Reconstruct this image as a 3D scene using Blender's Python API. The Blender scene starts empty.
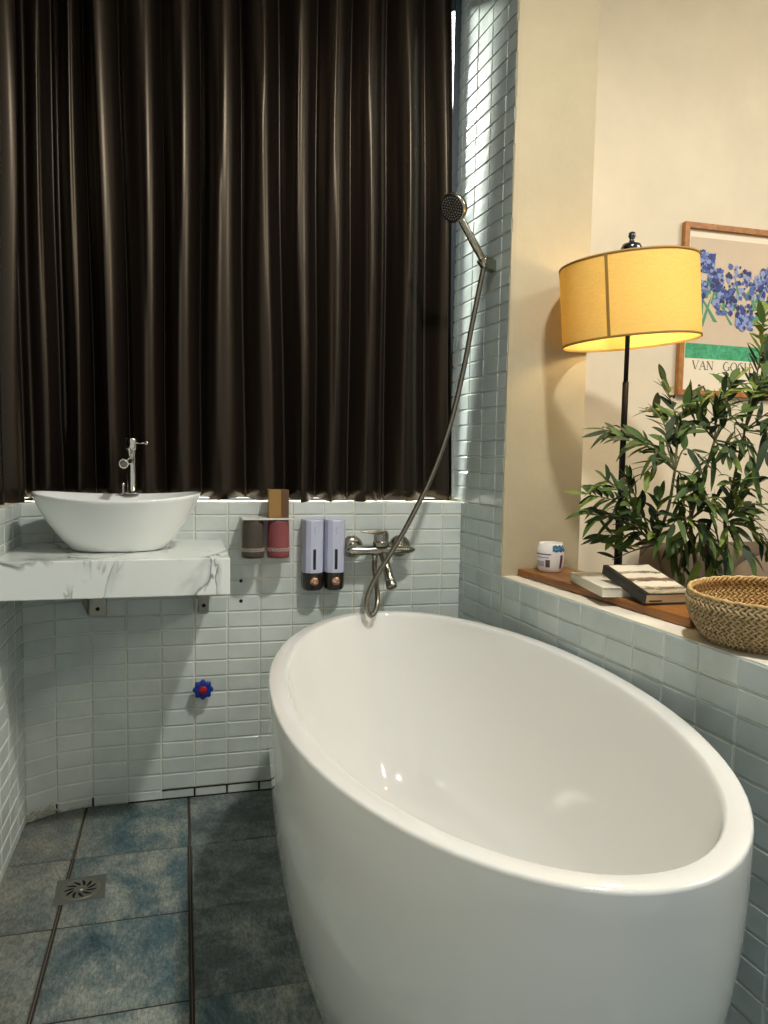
import bpy, bmesh, math, random
from mathutils import Vector, Matrix
random.seed(7)
PI = math.pi
S = bpy.context.scene
C = S.collection
V = Vector

# ------------------------------------------------------------------ camera
F = 748.536
CP = V((-0.01616, -1.45507, 1.08603))
YAW, PIT, ROL = 0.263374, 0.0768819, 0.0187529
RW = 0.068424                       # the right wall leans by this much in plan
fwd = V((math.sin(YAW)*math.cos(PIT), math.cos(YAW)*math.cos(PIT), -math.sin(PIT)))
rgt = V((math.cos(YAW), -math.sin(YAW), 0)); upv = rgt.cross(fwd)
cr = rgt*math.cos(ROL)+upv*math.sin(ROL); cu = -rgt*math.sin(ROL)+upv*math.cos(ROL)
cam = bpy.data.cameras.new('camera'); camo = bpy.data.objects.new('camera', cam); C.objects.link(camo)
camo.matrix_world = Matrix(((cr.x,cu.x,-fwd.x,CP.x),(cr.y,cu.y,-fwd.y,CP.y),(cr.z,cu.z,-fwd.z,CP.z),(0,0,0,1)))
cam.sensor_fit = 'HORIZONTAL'; cam.sensor_width = 36; cam.lens = 36*F/768
cam.clip_start = .02
S.camera = camo

def ray(px, py): return fwd + cr*((px-384)/F) + cu*((512-py)/F)
def aty(px, py, Y): d = ray(px,py); return CP + d*((Y-CP.y)/d.y)
def atz(px, py, Z): d = ray(px,py); return CP + d*((Z-CP.z)/d.z)
def atd(px, py, D): return CP + ray(px,py)*D
def rx(Y): return .889 + RW*(.9-Y)        # face of the right wall

# ------------------------------------------------------------------ helpers
def lin(h):
    c = [int(h[i:i+2],16)/255 for i in (0,2,4)]
    return tuple(((x/12.92) if x <= .04045 else ((x+.055)/1.055)**2.4) for x in c)+(1,)

def mat(name, col, rough=.5, metal=0, **k):
    m = bpy.data.materials.new(name); m.use_nodes = True
    b = m.node_tree.nodes['Principled BSDF']
    b.inputs['Base Color'].default_value = lin(col) if isinstance(col,str) else (*col,1)
    b.inputs['Roughness'].default_value = rough; b.inputs['Metallic'].default_value = metal
    for kk, v in k.items(): b.inputs[kk.replace('_',' ')].default_value = v
    return m
def nodes(m): return m.node_tree.nodes, m.node_tree.links, m.node_tree.nodes['Principled BSDF']
def N(m, t, **k):
    n = m.node_tree.nodes.new(t)
    for a, v in k.items(): setattr(n, a, v)
    return n
def ramp(m, stops, interp='LINEAR'):
    r = N(m,'ShaderNodeValToRGB'); e = r.color_ramp.elements; r.color_ramp.interpolation = interp
    while len(e) < len(stops): e.new(.5)
    for i,(p,c) in enumerate(stops):
        e[i].position = p; e[i].color = lin(c) if isinstance(c,str) else (*c,1)
    return r
def noise(m, scale, detail=3, rough=.5, dist=0, coord='Object', sc=None):
    tc = N(m,'ShaderNodeTexCoord'); n = N(m,'ShaderNodeTexNoise')
    n.inputs['Scale'].default_value = scale; n.inputs['Detail'].default_value = detail
    n.inputs['Roughness'].default_value = rough; n.inputs['Distortion'].default_value = dist
    L = m.node_tree.links
    if sc:
        mp = N(m,'ShaderNodeMapping'); mp.inputs['Scale'].default_value = sc
        L.new(tc.outputs[coord], mp.inputs['Vector']); L.new(mp.outputs[0], n.inputs['Vector'])
    else: L.new(tc.outputs[coord], n.inputs['Vector'])
    return n
def bump(m, src, strength, dist=.01):
    b = N(m,'ShaderNodeBump'); b.inputs['Strength'].default_value = strength; b.inputs['Distance'].default_value = dist
    m.node_tree.links.new(src, b.inputs['Height'])
    m.node_tree.links.new(b.outputs[0], m.node_tree.nodes['Principled BSDF'].inputs['Normal']); return b

class MB:
    def __init__(s): s.v=[]; s.f=[]; s.m=[]; s.sm=[]
    def add(s, vs, fs, mi=0, smooth=False):
        o = len(s.v); s.v += [tuple(v) for v in vs]
        for f in fs: s.f.append([i+o for i in f]); s.m.append(mi); s.sm.append(smooth)
        return s
    def box(s, lo, hi, mi=0, M=None):
        x0,y0,z0 = lo; x1,y1,z1 = hi
        vs = [V(p) for p in ((x0,y0,z0),(x1,y0,z0),(x1,y1,z0),(x0,y1,z0),(x0,y0,z1),(x1,y0,z1),(x1,y1,z1),(x0,y1,z1))]
        if M is not None: vs = [M@v for v in vs]
        return s.add(vs, [(3,2,1,0),(4,5,6,7),(0,1,5,4),(1,2,6,5),(2,3,7,6),(3,0,4,7)], mi)
    def rings(s, rs, mi=0, cap0=True, cap1=True, smooth=True, closed=True):
        n = len(rs[0]); o = len(s.v)
        for r in rs: s.v += [tuple(p) for p in r]
        for i in range(len(rs)-1):
            for j in range(n if closed else n-1):
                k = (j+1)%n
                s.f.append([o+i*n+j, o+i*n+k, o+(i+1)*n+k, o+(i+1)*n+j]); s.m.append(mi); s.sm.append(smooth)
        if cap0: s.f.append([o+j for j in range(n)][::-1]); s.m.append(mi); s.sm.append(False)
        if cap1: s.f.append([o+(len(rs)-1)*n+j for j in range(n)]); s.m.append(mi); s.sm.append(False)
        return s
    def lathe(s, prof, n=32, mi=0, M=None, sx=1, sy=1, cap0=True, cap1=True, smooth=True):
        rs = []
        for r, z in prof:
            ring = [V((r*sx*math.cos(2*PI*j/n), r*sy*math.sin(2*PI*j/n), z)) for j in range(n)]
            if M is not None: ring = [M@p for p in ring]
            rs.append(ring)
        return s.rings(rs, mi, cap0, cap1, smooth)
    def tube(s, pts, r, n=10, mi=0, cap=True):
        pts = [V(p) for p in pts]; rs = []
        ref = None
        for i, p in enumerate(pts):
            t = (pts[min(i+1,len(pts)-1)]-pts[max(i-1,0)]).normalized()
            if ref is None: ref = t.orthogonal().normalized()
            ref = (ref - t*ref.dot(t)).normalized(); b = t.cross(ref)
            rad = r[i] if isinstance(r,(list,tuple)) else r
            rs.append([p + ref*(rad*math.cos(2*PI*j/n)) + b*(rad*math.sin(2*PI*j/n)) for j in range(n)])
        return s.rings(rs, mi, cap, cap)
    def build(s, name, mats, parent=None, bevel=0, seg=2, sub=0):
        me = bpy.data.meshes.new(name); me.from_pydata(s.v, [], s.f)
        for m in (mats if isinstance(mats,(list,tuple)) else [mats]): me.materials.append(m)
        me.polygons.foreach_set('material_index', s.m); me.polygons.foreach_set('use_smooth', s.sm)
        bm = bmesh.new(); bm.from_mesh(me); bmesh.ops.recalc_face_normals(bm, faces=bm.faces); bm.to_mesh(me); bm.free()
        me.update()
        o = bpy.data.objects.new(name, me); C.objects.link(o)
        if parent: o.parent = parent
        if bevel:
            b = o.modifiers.new('bevel','BEVEL'); b.width = bevel; b.segments = seg; b.limit_method = 'ANGLE'; b.angle_limit = math.radians(40)
        if sub:
            b = o.modifiers.new('sub','SUBSURF'); b.levels = sub; b.render_levels = sub
        return o
def frame(o, zdir, xhint=V((1,0,0))):
    z = V(zdir).normalized(); x = (V(xhint)-z*V(xhint).dot(z))
    if x.length < 1e-4: x = z.orthogonal()
    x.normalize(); y = z.cross(x)
    return Matrix(((x.x,y.x,z.x,o[0]),(x.y,y.y,z.y,o[1]),(x.z,y.z,z.z,o[2]),(0,0,0,1)))
def tag(o, label, cat, group=None, kind=None):
    o['label'] = label; o['category'] = cat
    if group: o['group'] = group
    if kind: o['kind'] = kind
    return o
def thing(name, label, cat, loc=(0,0,0), group=None, rot=None):
    o = bpy.data.objects.new(name, None); o.empty_display_size = .05; C.objects.link(o); o.location = loc
    if rot: o.rotation_euler = rot
    return tag(o, label, cat, group)
def place(t, *parts):            # parts were built in world space: hang them on the Empty at its base
    for p in parts:
        for v in p.data.vertices: v.co -= t.location
        p.parent = t
def struct(o): o['kind'] = 'structure'; return o
def bez(pts, n):                 # Catmull-Rom through the points
    P = [V(p) for p in pts]; P = [P[0]*2-P[1]]+P+[P[-1]*2-P[-2]]; out = []
    for i in range(1, len(P)-2):
        for k in range(n):
            t = k/n; a,b,c,d = P[i-1:i+3]
            out.append(.5*((2*b)+(c-a)*t+(2*a-5*b+4*c-d)*t*t+(3*b-a-3*c+d)*t**3))
    out.append(P[-2]); return out

# ------------------------------------------------------------------ materials
def tile_mat(name, c1, c2, rough=.16):
    m = mat(name, c1, rough); n, L, b = nodes(m)
    g = N(m,'ShaderNodeNewGeometry'); r = ramp(m, [(0,c1),(1,c2)]); L.new(g.outputs['Random Per Island'], r.inputs[0])
    nz = noise(m, 9, 3, .6); mx = N(m,'ShaderNodeMix', data_type='RGBA', blend_type='MULTIPLY'); mx.inputs['Factor'].default_value = .35
    r2 = ramp(m, [(.3,'c9cdc6'),(.7,'ffffff')]); L.new(nz.outputs['Fac'], r2.inputs[0])
    L.new(r.outputs[0], mx.inputs['A']); L.new(r2.outputs[0], mx.inputs['B']); L.new(mx.outputs['Result'], b.inputs['Base Color'])
    nb = noise(m, 22, 2, .5); bump(m, nb.outputs['Fac'], .25, .004)
    return m
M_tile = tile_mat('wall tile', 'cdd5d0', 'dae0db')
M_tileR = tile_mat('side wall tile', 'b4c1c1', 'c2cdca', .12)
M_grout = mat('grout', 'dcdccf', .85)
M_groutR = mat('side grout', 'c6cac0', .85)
M_dark = mat('dark gap', '2a2521', .95)

def plaster(name, c, s=.2):
    m = mat(name, c, .8); nz = noise(m, 5, 5, .6); n, L, b = nodes(m)
    d = [x*.9 for x in lin(c)[:3]]
    r = ramp(m, [(.3,tuple(d)),(.7,lin(c)[:3])]); L.new(nz.outputs['Fac'], r.inputs[0]); L.new(r.outputs[0], b.inputs['Base Color'])
    nb = noise(m, 30, 6, .6); bump(m, nb.outputs['Fac'], s, .006); return m
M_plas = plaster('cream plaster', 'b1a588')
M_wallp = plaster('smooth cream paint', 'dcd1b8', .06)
M_sill = plaster('sill plaster', 'e0d8c4', .3)
M_ceil = plaster('ceiling paint', 'd8d4c8', .05)

def floor_mat():
    m = mat('stone floor tile', '50605f', .45); n, L, b = nodes(m)
    g = N(m,'ShaderNodeNewGeometry'); tc = N(m,'ShaderNodeTexCoord')
    # per tile offset of the pattern
    wn = N(m,'ShaderNodeTexWhiteNoise', noise_dimensions='1D'); L.new(g.outputs['Random Per Island'], wn.inputs['W'])
    ad = N(m,'ShaderNodeVectorMath', operation='MULTIPLY_ADD'); ad.inputs[1].default_value = (7,7,7)
    L.new(wn.outputs['Color'], ad.inputs[0]); L.new(tc.outputs['Object'], ad.inputs[2])
    def nz(s, d, r, sc=None, dist=0):
        q = N(m,'ShaderNodeTexNoise'); q.inputs['Scale'].default_value = s; q.inputs['Detail'].default_value = d; q.inputs['Roughness'].default_value = r; q.inputs['Distortion'].default_value = dist
        if sc:
            mp = N(m,'ShaderNodeMapping'); mp.inputs['Scale'].default_value = sc; L.new(ad.outputs[0], mp.inputs[0]); L.new(mp.outputs[0], q.inputs['Vector'])
        else: L.new(ad.outputs[0], q.inputs['Vector'])
        return q
    a = nz(6.5, 8, .7, (1.3,.75,1), .35); r1 = ramp(m, [(.33,'38535c'),(.43,'5b757b'),(.5,'7d8b8b'),(.57,'9fa69d'),(.68,'b9bcb1')])
    L.new(a.outputs['Fac'], r1.inputs[0])
    bnz = nz(7, 8, .7, (1.1,1,1), .3); r2 = ramp(m, [(.33,'4b5558'),(.44,'687375'),(.55,'8b9491'),(.66,'aab0a9')])
    L.new(bnz.outputs['Fac'], r2.inputs[0])
    sx = N(m,'ShaderNodeSeparateXYZ'); L.new(tc.outputs['Object'], sx.inputs[0])
    # the tiles right of the long joint and behind y .3 are the greyer batch
    s1 = N(m,'ShaderNodeMath', operation='GREATER_THAN'); s1.inputs[1].default_value = 0; L.new(sx.outputs['X'], s1.inputs[0])
    s2 = N(m,'ShaderNodeMath', operation='GREATER_THAN'); s2.inputs[1].default_value = 0; L.new(sx.outputs['Y'], s2.inputs[0])
    s3 = N(m,'ShaderNodeMath', operation='MULTIPLY'); L.new(s1.outputs[0], s3.inputs[0]); L.new(s2.outputs[0], s3.inputs[1])
    mx = N(m,'ShaderNodeMix', data_type='RGBA'); L.new(s3.outputs[0], mx.inputs['Factor']); L.new(r1.outputs[0], mx.inputs['A']); L.new(r2.outputs[0], mx.inputs['B'])
    # left-hand tiles: browner stone
    s4 = N(m,'ShaderNodeMapRange'); s4.inputs[1].default_value=-.18; s4.inputs[2].default_value=-.36; L.new(sx.outputs['X'], s4.inputs[0])
    w = nz(5, 4, .6); s5 = N(m,'ShaderNodeMath', operation='MULTIPLY'); L.new(s4.outputs[0], s5.inputs[0]); L.new(w.outputs['Fac'], s5.inputs[1])
    r3 = ramp(m, [(.35,'68645a'),(.65,'a39b88')]); L.new(bnz.outputs['Fac'], r3.inputs[0])
    mx2 = N(m,'ShaderNodeMix', data_type='RGBA'); L.new(s5.outputs[0], mx2.inputs['Factor']); L.new(mx.outputs['Result'], mx2.inputs['A']); L.new(r3.outputs[0], mx2.inputs['B'])
    # woven grain
    f = nz(170, 4, .8, (1,.4,1)); rf = ramp(m, [(.38,'8e8e8e'),(.62,'ffffff')]); L.new(f.outputs['Fac'], rf.inputs[0])
    mx3 = N(m,'ShaderNodeMix', data_type='RGBA', blend_type='MULTIPLY'); mx3.inputs['Factor'].default_value = .75
    L.new(mx2.outputs['Result'], mx3.inputs['A']); L.new(rf.outputs[0], mx3.inputs['B'])
    L.new(mx3.outputs['Result'], b.inputs['Base Color'])
    bump(m, f.outputs['Fac'], .3, .002)
    return m
M_floor = floor_mat()
M_chip = mat('worn floor grout', '3a3129', .95)
M_tub = mat('white acrylic', 'e5e5e0', .1, Coat_Weight=.5, Coat_Roughness=.05)
M_cer = mat('white ceramic', 'eaedea', .08, Coat_Weight=.4, Coat_Roughness=.03)
M_chrome = mat('chrome', 'd6d6d0', .09, 1)
M_steel = mat('brushed steel', '8f8c80', .28, 1)
M_nickel = mat('brushed nickel', 'a29f92', .22, 1)
M_black = mat('black plastic', '121212', .3)
M_blackm = mat('black painted metal', '0a0908', .6, 0, Specular_IOR_Level=.25)
M_alu = mat('dark aluminium', '2b3940', .45, .3)
M_glass = bpy.data.materials.new('window glass'); M_glass.use_nodes = True
_n = M_glass.node_tree; _n.nodes.clear(); _o = _n.nodes.new('ShaderNodeOutputMaterial'); _m = _n.nodes.new('ShaderNodeMixShader'); _t = _n.nodes.new('ShaderNodeBsdfTransparent'); _g = _n.nodes.new('ShaderNodeBsdfGlossy')
_g.inputs['Roughness'].default_value = .02; _m.inputs[0].default_value = .08
_n.links.new(_t.outputs[0],_m.inputs[1]); _n.links.new(_g.outputs[0],_m.inputs[2]); _n.links.new(_m.outputs[0],_o.inputs[0])

def marble():
    m = mat('veined marble', 'e3e4dd', .12); n, L, b = nodes(m)
    tc = N(m,'ShaderNodeTexCoord'); mp = N(m,'ShaderNodeMapping'); mp.inputs['Rotation'].default_value = (.2,.55,.35); mp.inputs['Scale'].default_value = (1,1,.45)
    L.new(tc.outputs['Object'], mp.inputs[0])
    w = N(m,'ShaderNodeTexNoise'); w.inputs['Scale'].default_value = 4.2; w.inputs['Detail'].default_value = 5; w.inputs['Distortion'].default_value = .9; L.new(mp.outputs[0], w.inputs['Vector'])
    v = ramp(m, [(.484,(0,0,0)),(.495,(1,1,1)),(.503,(.35,.35,.35)),(.55,(0,0,0))]); L.new(w.outputs['Fac'], v.inputs[0])
    gate = noise(m, 6, 3); gr = ramp(m, [(.36,(0,0,0)),(.5,(1,1,1))]); L.new(gate.outputs['Fac'], gr.inputs[0])
    mu = N(m,'ShaderNodeMath', operation='MULTIPLY'); L.new(v.outputs[0], mu.inputs[0]); L.new(gr.outputs[0], mu.inputs[1])
    mx = N(m,'ShaderNodeMix', data_type='RGBA'); mx.inputs['A'].default_value = lin('e4e8e3'); mx.inputs['B'].default_value = lin('5c6364'); L.new(mu.outputs[0], mx.inputs['Factor'])
    L.new(mx.outputs['Result'], b.inputs['Base Color']); return m
M_marble = marble()

def wood(name, a, c, scale=3, rough=.35, sc=(14,1.2,14)):
    m = mat(name, a, rough); n, L, b = nodes(m)
    w = noise(m, scale, 6, .6, 1.2, sc=sc); r = ramp(m, [(.3,a),(.7,c)]); L.new(w.outputs['Fac'], r.inputs[0]); L.new(r.outputs[0], b.inputs['Base Color'])
    bump(m, w.outputs['Fac'], .1, .002); return m
M_board = wood('stained wood', '6c4018', 'a86d30', 3, .3)
M_frame = wood('oak frame', '85501f', 'b27a3a', 4, .5, (6,6,6))

def fabric_mat(name, col, rough):
    m = mat(name, col, rough); nb = noise(m, 500, 2, .5, sc=(1,1,.6)); bump(m, nb.outputs['Fac'], .12, .001); return m
M_curt = fabric_mat('satin blackout fabric', '17120f', .33)
b_ = M_curt.node_tree.nodes['Principled BSDF']; b_.inputs['Specular IOR Level'].default_value = .55
b_.inputs['Specular Tint'].default_value = lin('f0dcc0')

# ------------------------------------------------------------------ tiled wall builder
def tiled(mb, cols, rows, keep=None, g=.0016, h=.003, back=0, tmi=0, gmi=1, jit=.0007, chf=.0025):
    """cols: list of (P0, P1) plan segments (face line), left to right as seen from the room; rows: z boundaries"""
    for ci, (a, b) in enumerate(cols):
        a = V((a[0],a[1],0)); b = V((b[0],b[1],0)); t = (b-a); w = t.length; t.normalize(); n = V((t.y,-t.x,0))
        for ri in range(len(rows)-1):
            z0, z1 = rows[ri], rows[ri+1]
            if keep and not keep((a+b)/2, z0, z1): continue
            def P(u, z, hh): return a + t*u + V((0,0,z)) + n*hh
            mb.add([P(0,z0,0),P(w,z0,0),P(w,z1,0),P(0,z1,0)], [(0,1,2,3)], gmi)
            j = [random.uniform(-jit,jit) for _ in range(4)]; e = random.uniform(-.0006,.0006)
            if w < .012 or z1-z0 < .012: continue
            G = g
            lo = [P(G,z0+G,.0001),P(w-G,z0+G+e,.0001),P(w-G,z1-G+e,.0001),P(G,z1-G,.0001)]
            hi = [P(G+chf,z0+G+chf,h+j[0]),P(w-G-chf,z0+G+chf+e,h+j[1]),P(w-G-chf,z1-G-chf+e,h+j[2]),P(G+chf,z1-G-chf,h+j[3])]
            mb.add(lo+hi, [(4,5,6,7),(0,1,5,4),(1,2,6,5),(2,3,7,6),(3,0,4,7)], tmi)

SILL = .931
rowsB = [0,.031] + [.031+.0505*k for k in range(1,19)]; rowsB[-1] = SILL
xb = [-.182,-.081,.018,.118,.219,.319,.419,.519,.619,.719,.819,.889]
poly = [(-.459,.829),(-.381,.879),(-.282,.901),(-.182,.9)]
colsB = list(zip(poly[:-1], poly[1:])) + [((xb[i],.9),(xb[i+1],.9)) for i in range(len(xb)-1)]
mb = MB(); tiled(mb, colsB, rowsB)
# body of the wall and its top, in plan strips
for (a,b) in colsB:
    o0 = (a[0]*1.0, max(a[1]+.16,1.06)); o1 = (b[0], 1.06)
    if a[0] < -.38: o0 = (-.62, 1.06)
    zs = SILL-.0005
    mb.add([(a[0],a[1],zs),(b[0],b[1],zs),(o1[0],o1[1],zs),(o0[0],o0[1],zs),(a[0],a[1]+.0005,0),(b[0],b[1]+.0005,0),(o1[0],o1[1],0),(o0[0],o0[1],0)],
           [(0,1,2,3),(2,3,7,6)], 2)
mb.box((-.62,.985,2.62),(.889,1.06,2.75),2)
mb.box((-.75,1.06,0),(-.6,1.2,2.75),2)
mb.box((-.62,1.06,0),(1.2,1.12,SILL),2)
wb = struct(mb.build('wall_back', [M_tile, M_grout, M_sill]))
for (px,py) in ((241,581),(241,601)):
    p = aty(px,py,.896); m2 = MB(); m2.lathe([(.0055,0),(.0055,.0015),(.0042,.0022)], 14, M=frame((p.x,.8975,p.z),(0,-1,0)))
    m2.lathe([(.0035,.0021),(.0035,.0026)],10,M=frame((p.x,.8975,p.z),(0,-1,0)))
    h = m2.build('wall_plug', M_black, wb)

# chipped lowest course: broken mortar at the foot of the curved corner
rub = MB()
for k in range(70):
    s = random.random(); i = 0 if s < .75 else 1
    a, b = poly[i], poly[i+1]; t = random.random(); x = a[0]+(b[0]-a[0])*t; y = a[1]+(b[1]-a[1])*t - random.uniform(.0,.008)
    r = random.uniform(.003,.008)
    rub.lathe([(r*.6,-r*.3),(r,0),(r*.5,r*.5)], 5, M=Matrix.Translation((x,y,random.uniform(.004,.03 if i==0 else .008)))@Matrix.Rotation(random.uniform(0,6),4,'Z'), smooth=False)
rub.build('mortar_crumbs', mat('broken mortar','b3b3a6',.9), wb)

gp = MB()
for x in (.018,.118,.219,.319,.419):
    gp.box((x-.0022,.8955,.001),(x+.0022,.899,.029))
gp.box((-.08,.8958,.0290),(.889,.8985,.0318)); gp.box((-.18,.8955,.0),(.889,.899,.0035))
gp.box((-.2835,.8965,.001),(-.2795,.9,.028)); gp.box((-.3835,.8745,.001),(-.3795,.878,.028))
gp.build('open_joints', M_dark, wb)

# left wall: low tiled part under a sill, full height further forward
yl = [.829-.1*k for k in range(0,27)]
colsL = [((-.4585,yl[i+1]),(-.4585,yl[i])) for i in range(len(yl)-1)]
rowsL = rowsB
mb = MB()
lw = MB(); tiled(lw, colsL, rowsL)
lw.box((-.62,-1.8,0),(-.4590,.83,SILL-.0005),2)
lw.box((-.62,-1.8,SILL-.0005),(-.4590,-.35,2.75),2)
lw.box((-.62,-.35,2.62),(-.4590,.9,2.75),2)
struct(lw.build('wall_left', [M_tile, M_grout, M_sill]))

# right wall: half wall with opening, tiled strip by the window, plaster jamb
JY = .605; TH = .255; LZ = .728
ycs = [1.062,.962,.862,.762,.662]; y = .662
ylist = ycs + [JY] + [.588-.101*k for k in range(0,23)]
rowsLow = [LZ-.057-.0543*k for k in range(12,-1,-1)]; rowsLow = [0,rowsLow[0]] + rowsLow[1:] + [LZ-.0005]
rowsHi = [LZ-.0005] + [.782+.0505*k for k in range(0,39)]
colsR = [((rx(ylist[i]),ylist[i]),(rx(ylist[i+1]),ylist[i+1])) for i in range(len(ylist)-1)]
rwm = MB()
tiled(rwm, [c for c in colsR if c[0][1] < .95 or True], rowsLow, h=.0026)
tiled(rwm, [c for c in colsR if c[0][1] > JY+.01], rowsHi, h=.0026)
def slab(m, y0, y1, z0, z1, mi, off=.0005, th=TH):
    vs = []
    for z in (z0,z1):
        vs += [(rx(y0)+off,y0,z),(rx(y1)+off,y1,z),(rx(y1)+th,y1,z),(rx(y0)+th,y0,z)]
    m.add(vs, [(3,2,1,0),(4,5,6,7),(0,1,5,4),(1,2,6,5),(2,3,7,6),(3,0,4,7)], mi)
slab(rwm, -1.7, 1.06, 0, LZ, 2)
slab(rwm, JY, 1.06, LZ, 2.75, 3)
# crumbly plaster lip along the opening edge
rng = random.Random(3)
z = LZ
while z < 2.7:
    dz = rng.uniform(.02,.05); o = rng.uniform(-.001,.0022)
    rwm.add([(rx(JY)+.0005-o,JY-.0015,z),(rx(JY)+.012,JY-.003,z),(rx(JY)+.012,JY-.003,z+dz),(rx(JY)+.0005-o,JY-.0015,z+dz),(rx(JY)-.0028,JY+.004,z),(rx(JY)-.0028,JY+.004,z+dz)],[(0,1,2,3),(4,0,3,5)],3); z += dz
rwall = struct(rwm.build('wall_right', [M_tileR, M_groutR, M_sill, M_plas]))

# far wall of the next room (picture wall), its floor, side wall, ceiling
m1 = MB(); m1.box((1.155,.9,0),(3.6,1.06,2.75)); struct(m1.build('wall_far', M_wallp))
m1 = MB(); m1.box((3.5,-1.8,0),(3.65,.9,2.75)); struct(m1.build('wall_side', M_wallp))
m1 = MB(); m1.box((-.75,-1.8,2.75),(3.65,1.2,2.85)); struct(m1.build('ceiling', M_ceil))
fm = MB(); g = .0022
fm.box((-.7,-1.8,-.05),(3.65,1.1,-.004),1)
for i in range(-2,4):
    for j in range(-6,3+1):
        gy = .0035 if i < 0 else .0018; x0 = .3*i; x1 = x0+.3; y0 = .3*j; y1 = y0+.3
        if x1 > 1.25: continue
        gl = .0048 if i in (-1,0) else .002; gr = .0048 if i in (-2,-1) else .002
        if j >= 2: gl = gr = .003
        e = .0022
        w = [random.uniform(-.0008,.0008) for _ in range(4)]
        lo = [(x0+gl,y0+gy,-.004),(x1-gr,y0+gy,-.004),(x1-gr,y1-gy,-.004),(x0+gl,y1-gy,-.004)]
        hi = [(x0+gl+e,y0+gy+e,w[0]),(x1-gr-e,y0+gy+e,w[1]),(x1-gr-e,y1-gy-e,w[2]),(x0+gl+e,y1-gy-e,w[3])]
        hi = [(a,b,min(c,0)) for a,b,c in hi]
        fm.add(lo+hi, [(4,5,6,7),(0,1,5,4),(1,2,6,5),(2,3,7,6),(3,0,4,7)], 0)
# a raised thread of old grout in the wide joints
for xx in (-.3,0):
    fm.box((xx-.0008,-1.2,-.004),(xx+.0008,.86,-.0018),2)
fm.box((1.2,-1.8,-.004),(3.6,.9,0),3)
M_plank = wood('plank floor', '6a4a2e', '8d6a45', 2, .4, (1,8,1))
floor = struct(fm.build('floor', [M_floor, M_chip, mat('old floor grout','6b6356',.9), M_plank]))

# window behind the curtain
win = MB()
for (x0,x1) in ((.858,.884),(.25,.29),(-.36,-.32)): win.box((x0,1.0,SILL),(x1,1.04,2.62))
win.box((-.36,1.0,SILL),(.858,1.04,SILL+.004)); win.box((-.36,1.0,2.57),(.858,1.04,2.62))
w1 = struct(win.build('window_1', M_alu, bevel=.002))
gl = MB(); gl.box((-.35,1.018,SILL+.02),(.858,1.022,2.56)); gl.build('pane', M_glass, w1)
win = MB()
for (y0,y1) in ((-.35,-.31),(.3,.34),(.94,.98)): win.box((-.60,y0,SILL),(-.57,y1,2.62))
win.box((-.60,-.35,SILL),(-.57,.98,SILL+.04)); win.box((-.60,-.35,2.58),(-.57,.98,2.62))
w2 = struct(win.build('window_2', M_alu, bevel=.002))
gl = MB(); gl.box((-.588,-.33,SILL+.03),(-.584,.95,2.6)); gl.build('pane', M_glass, w2)

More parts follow.
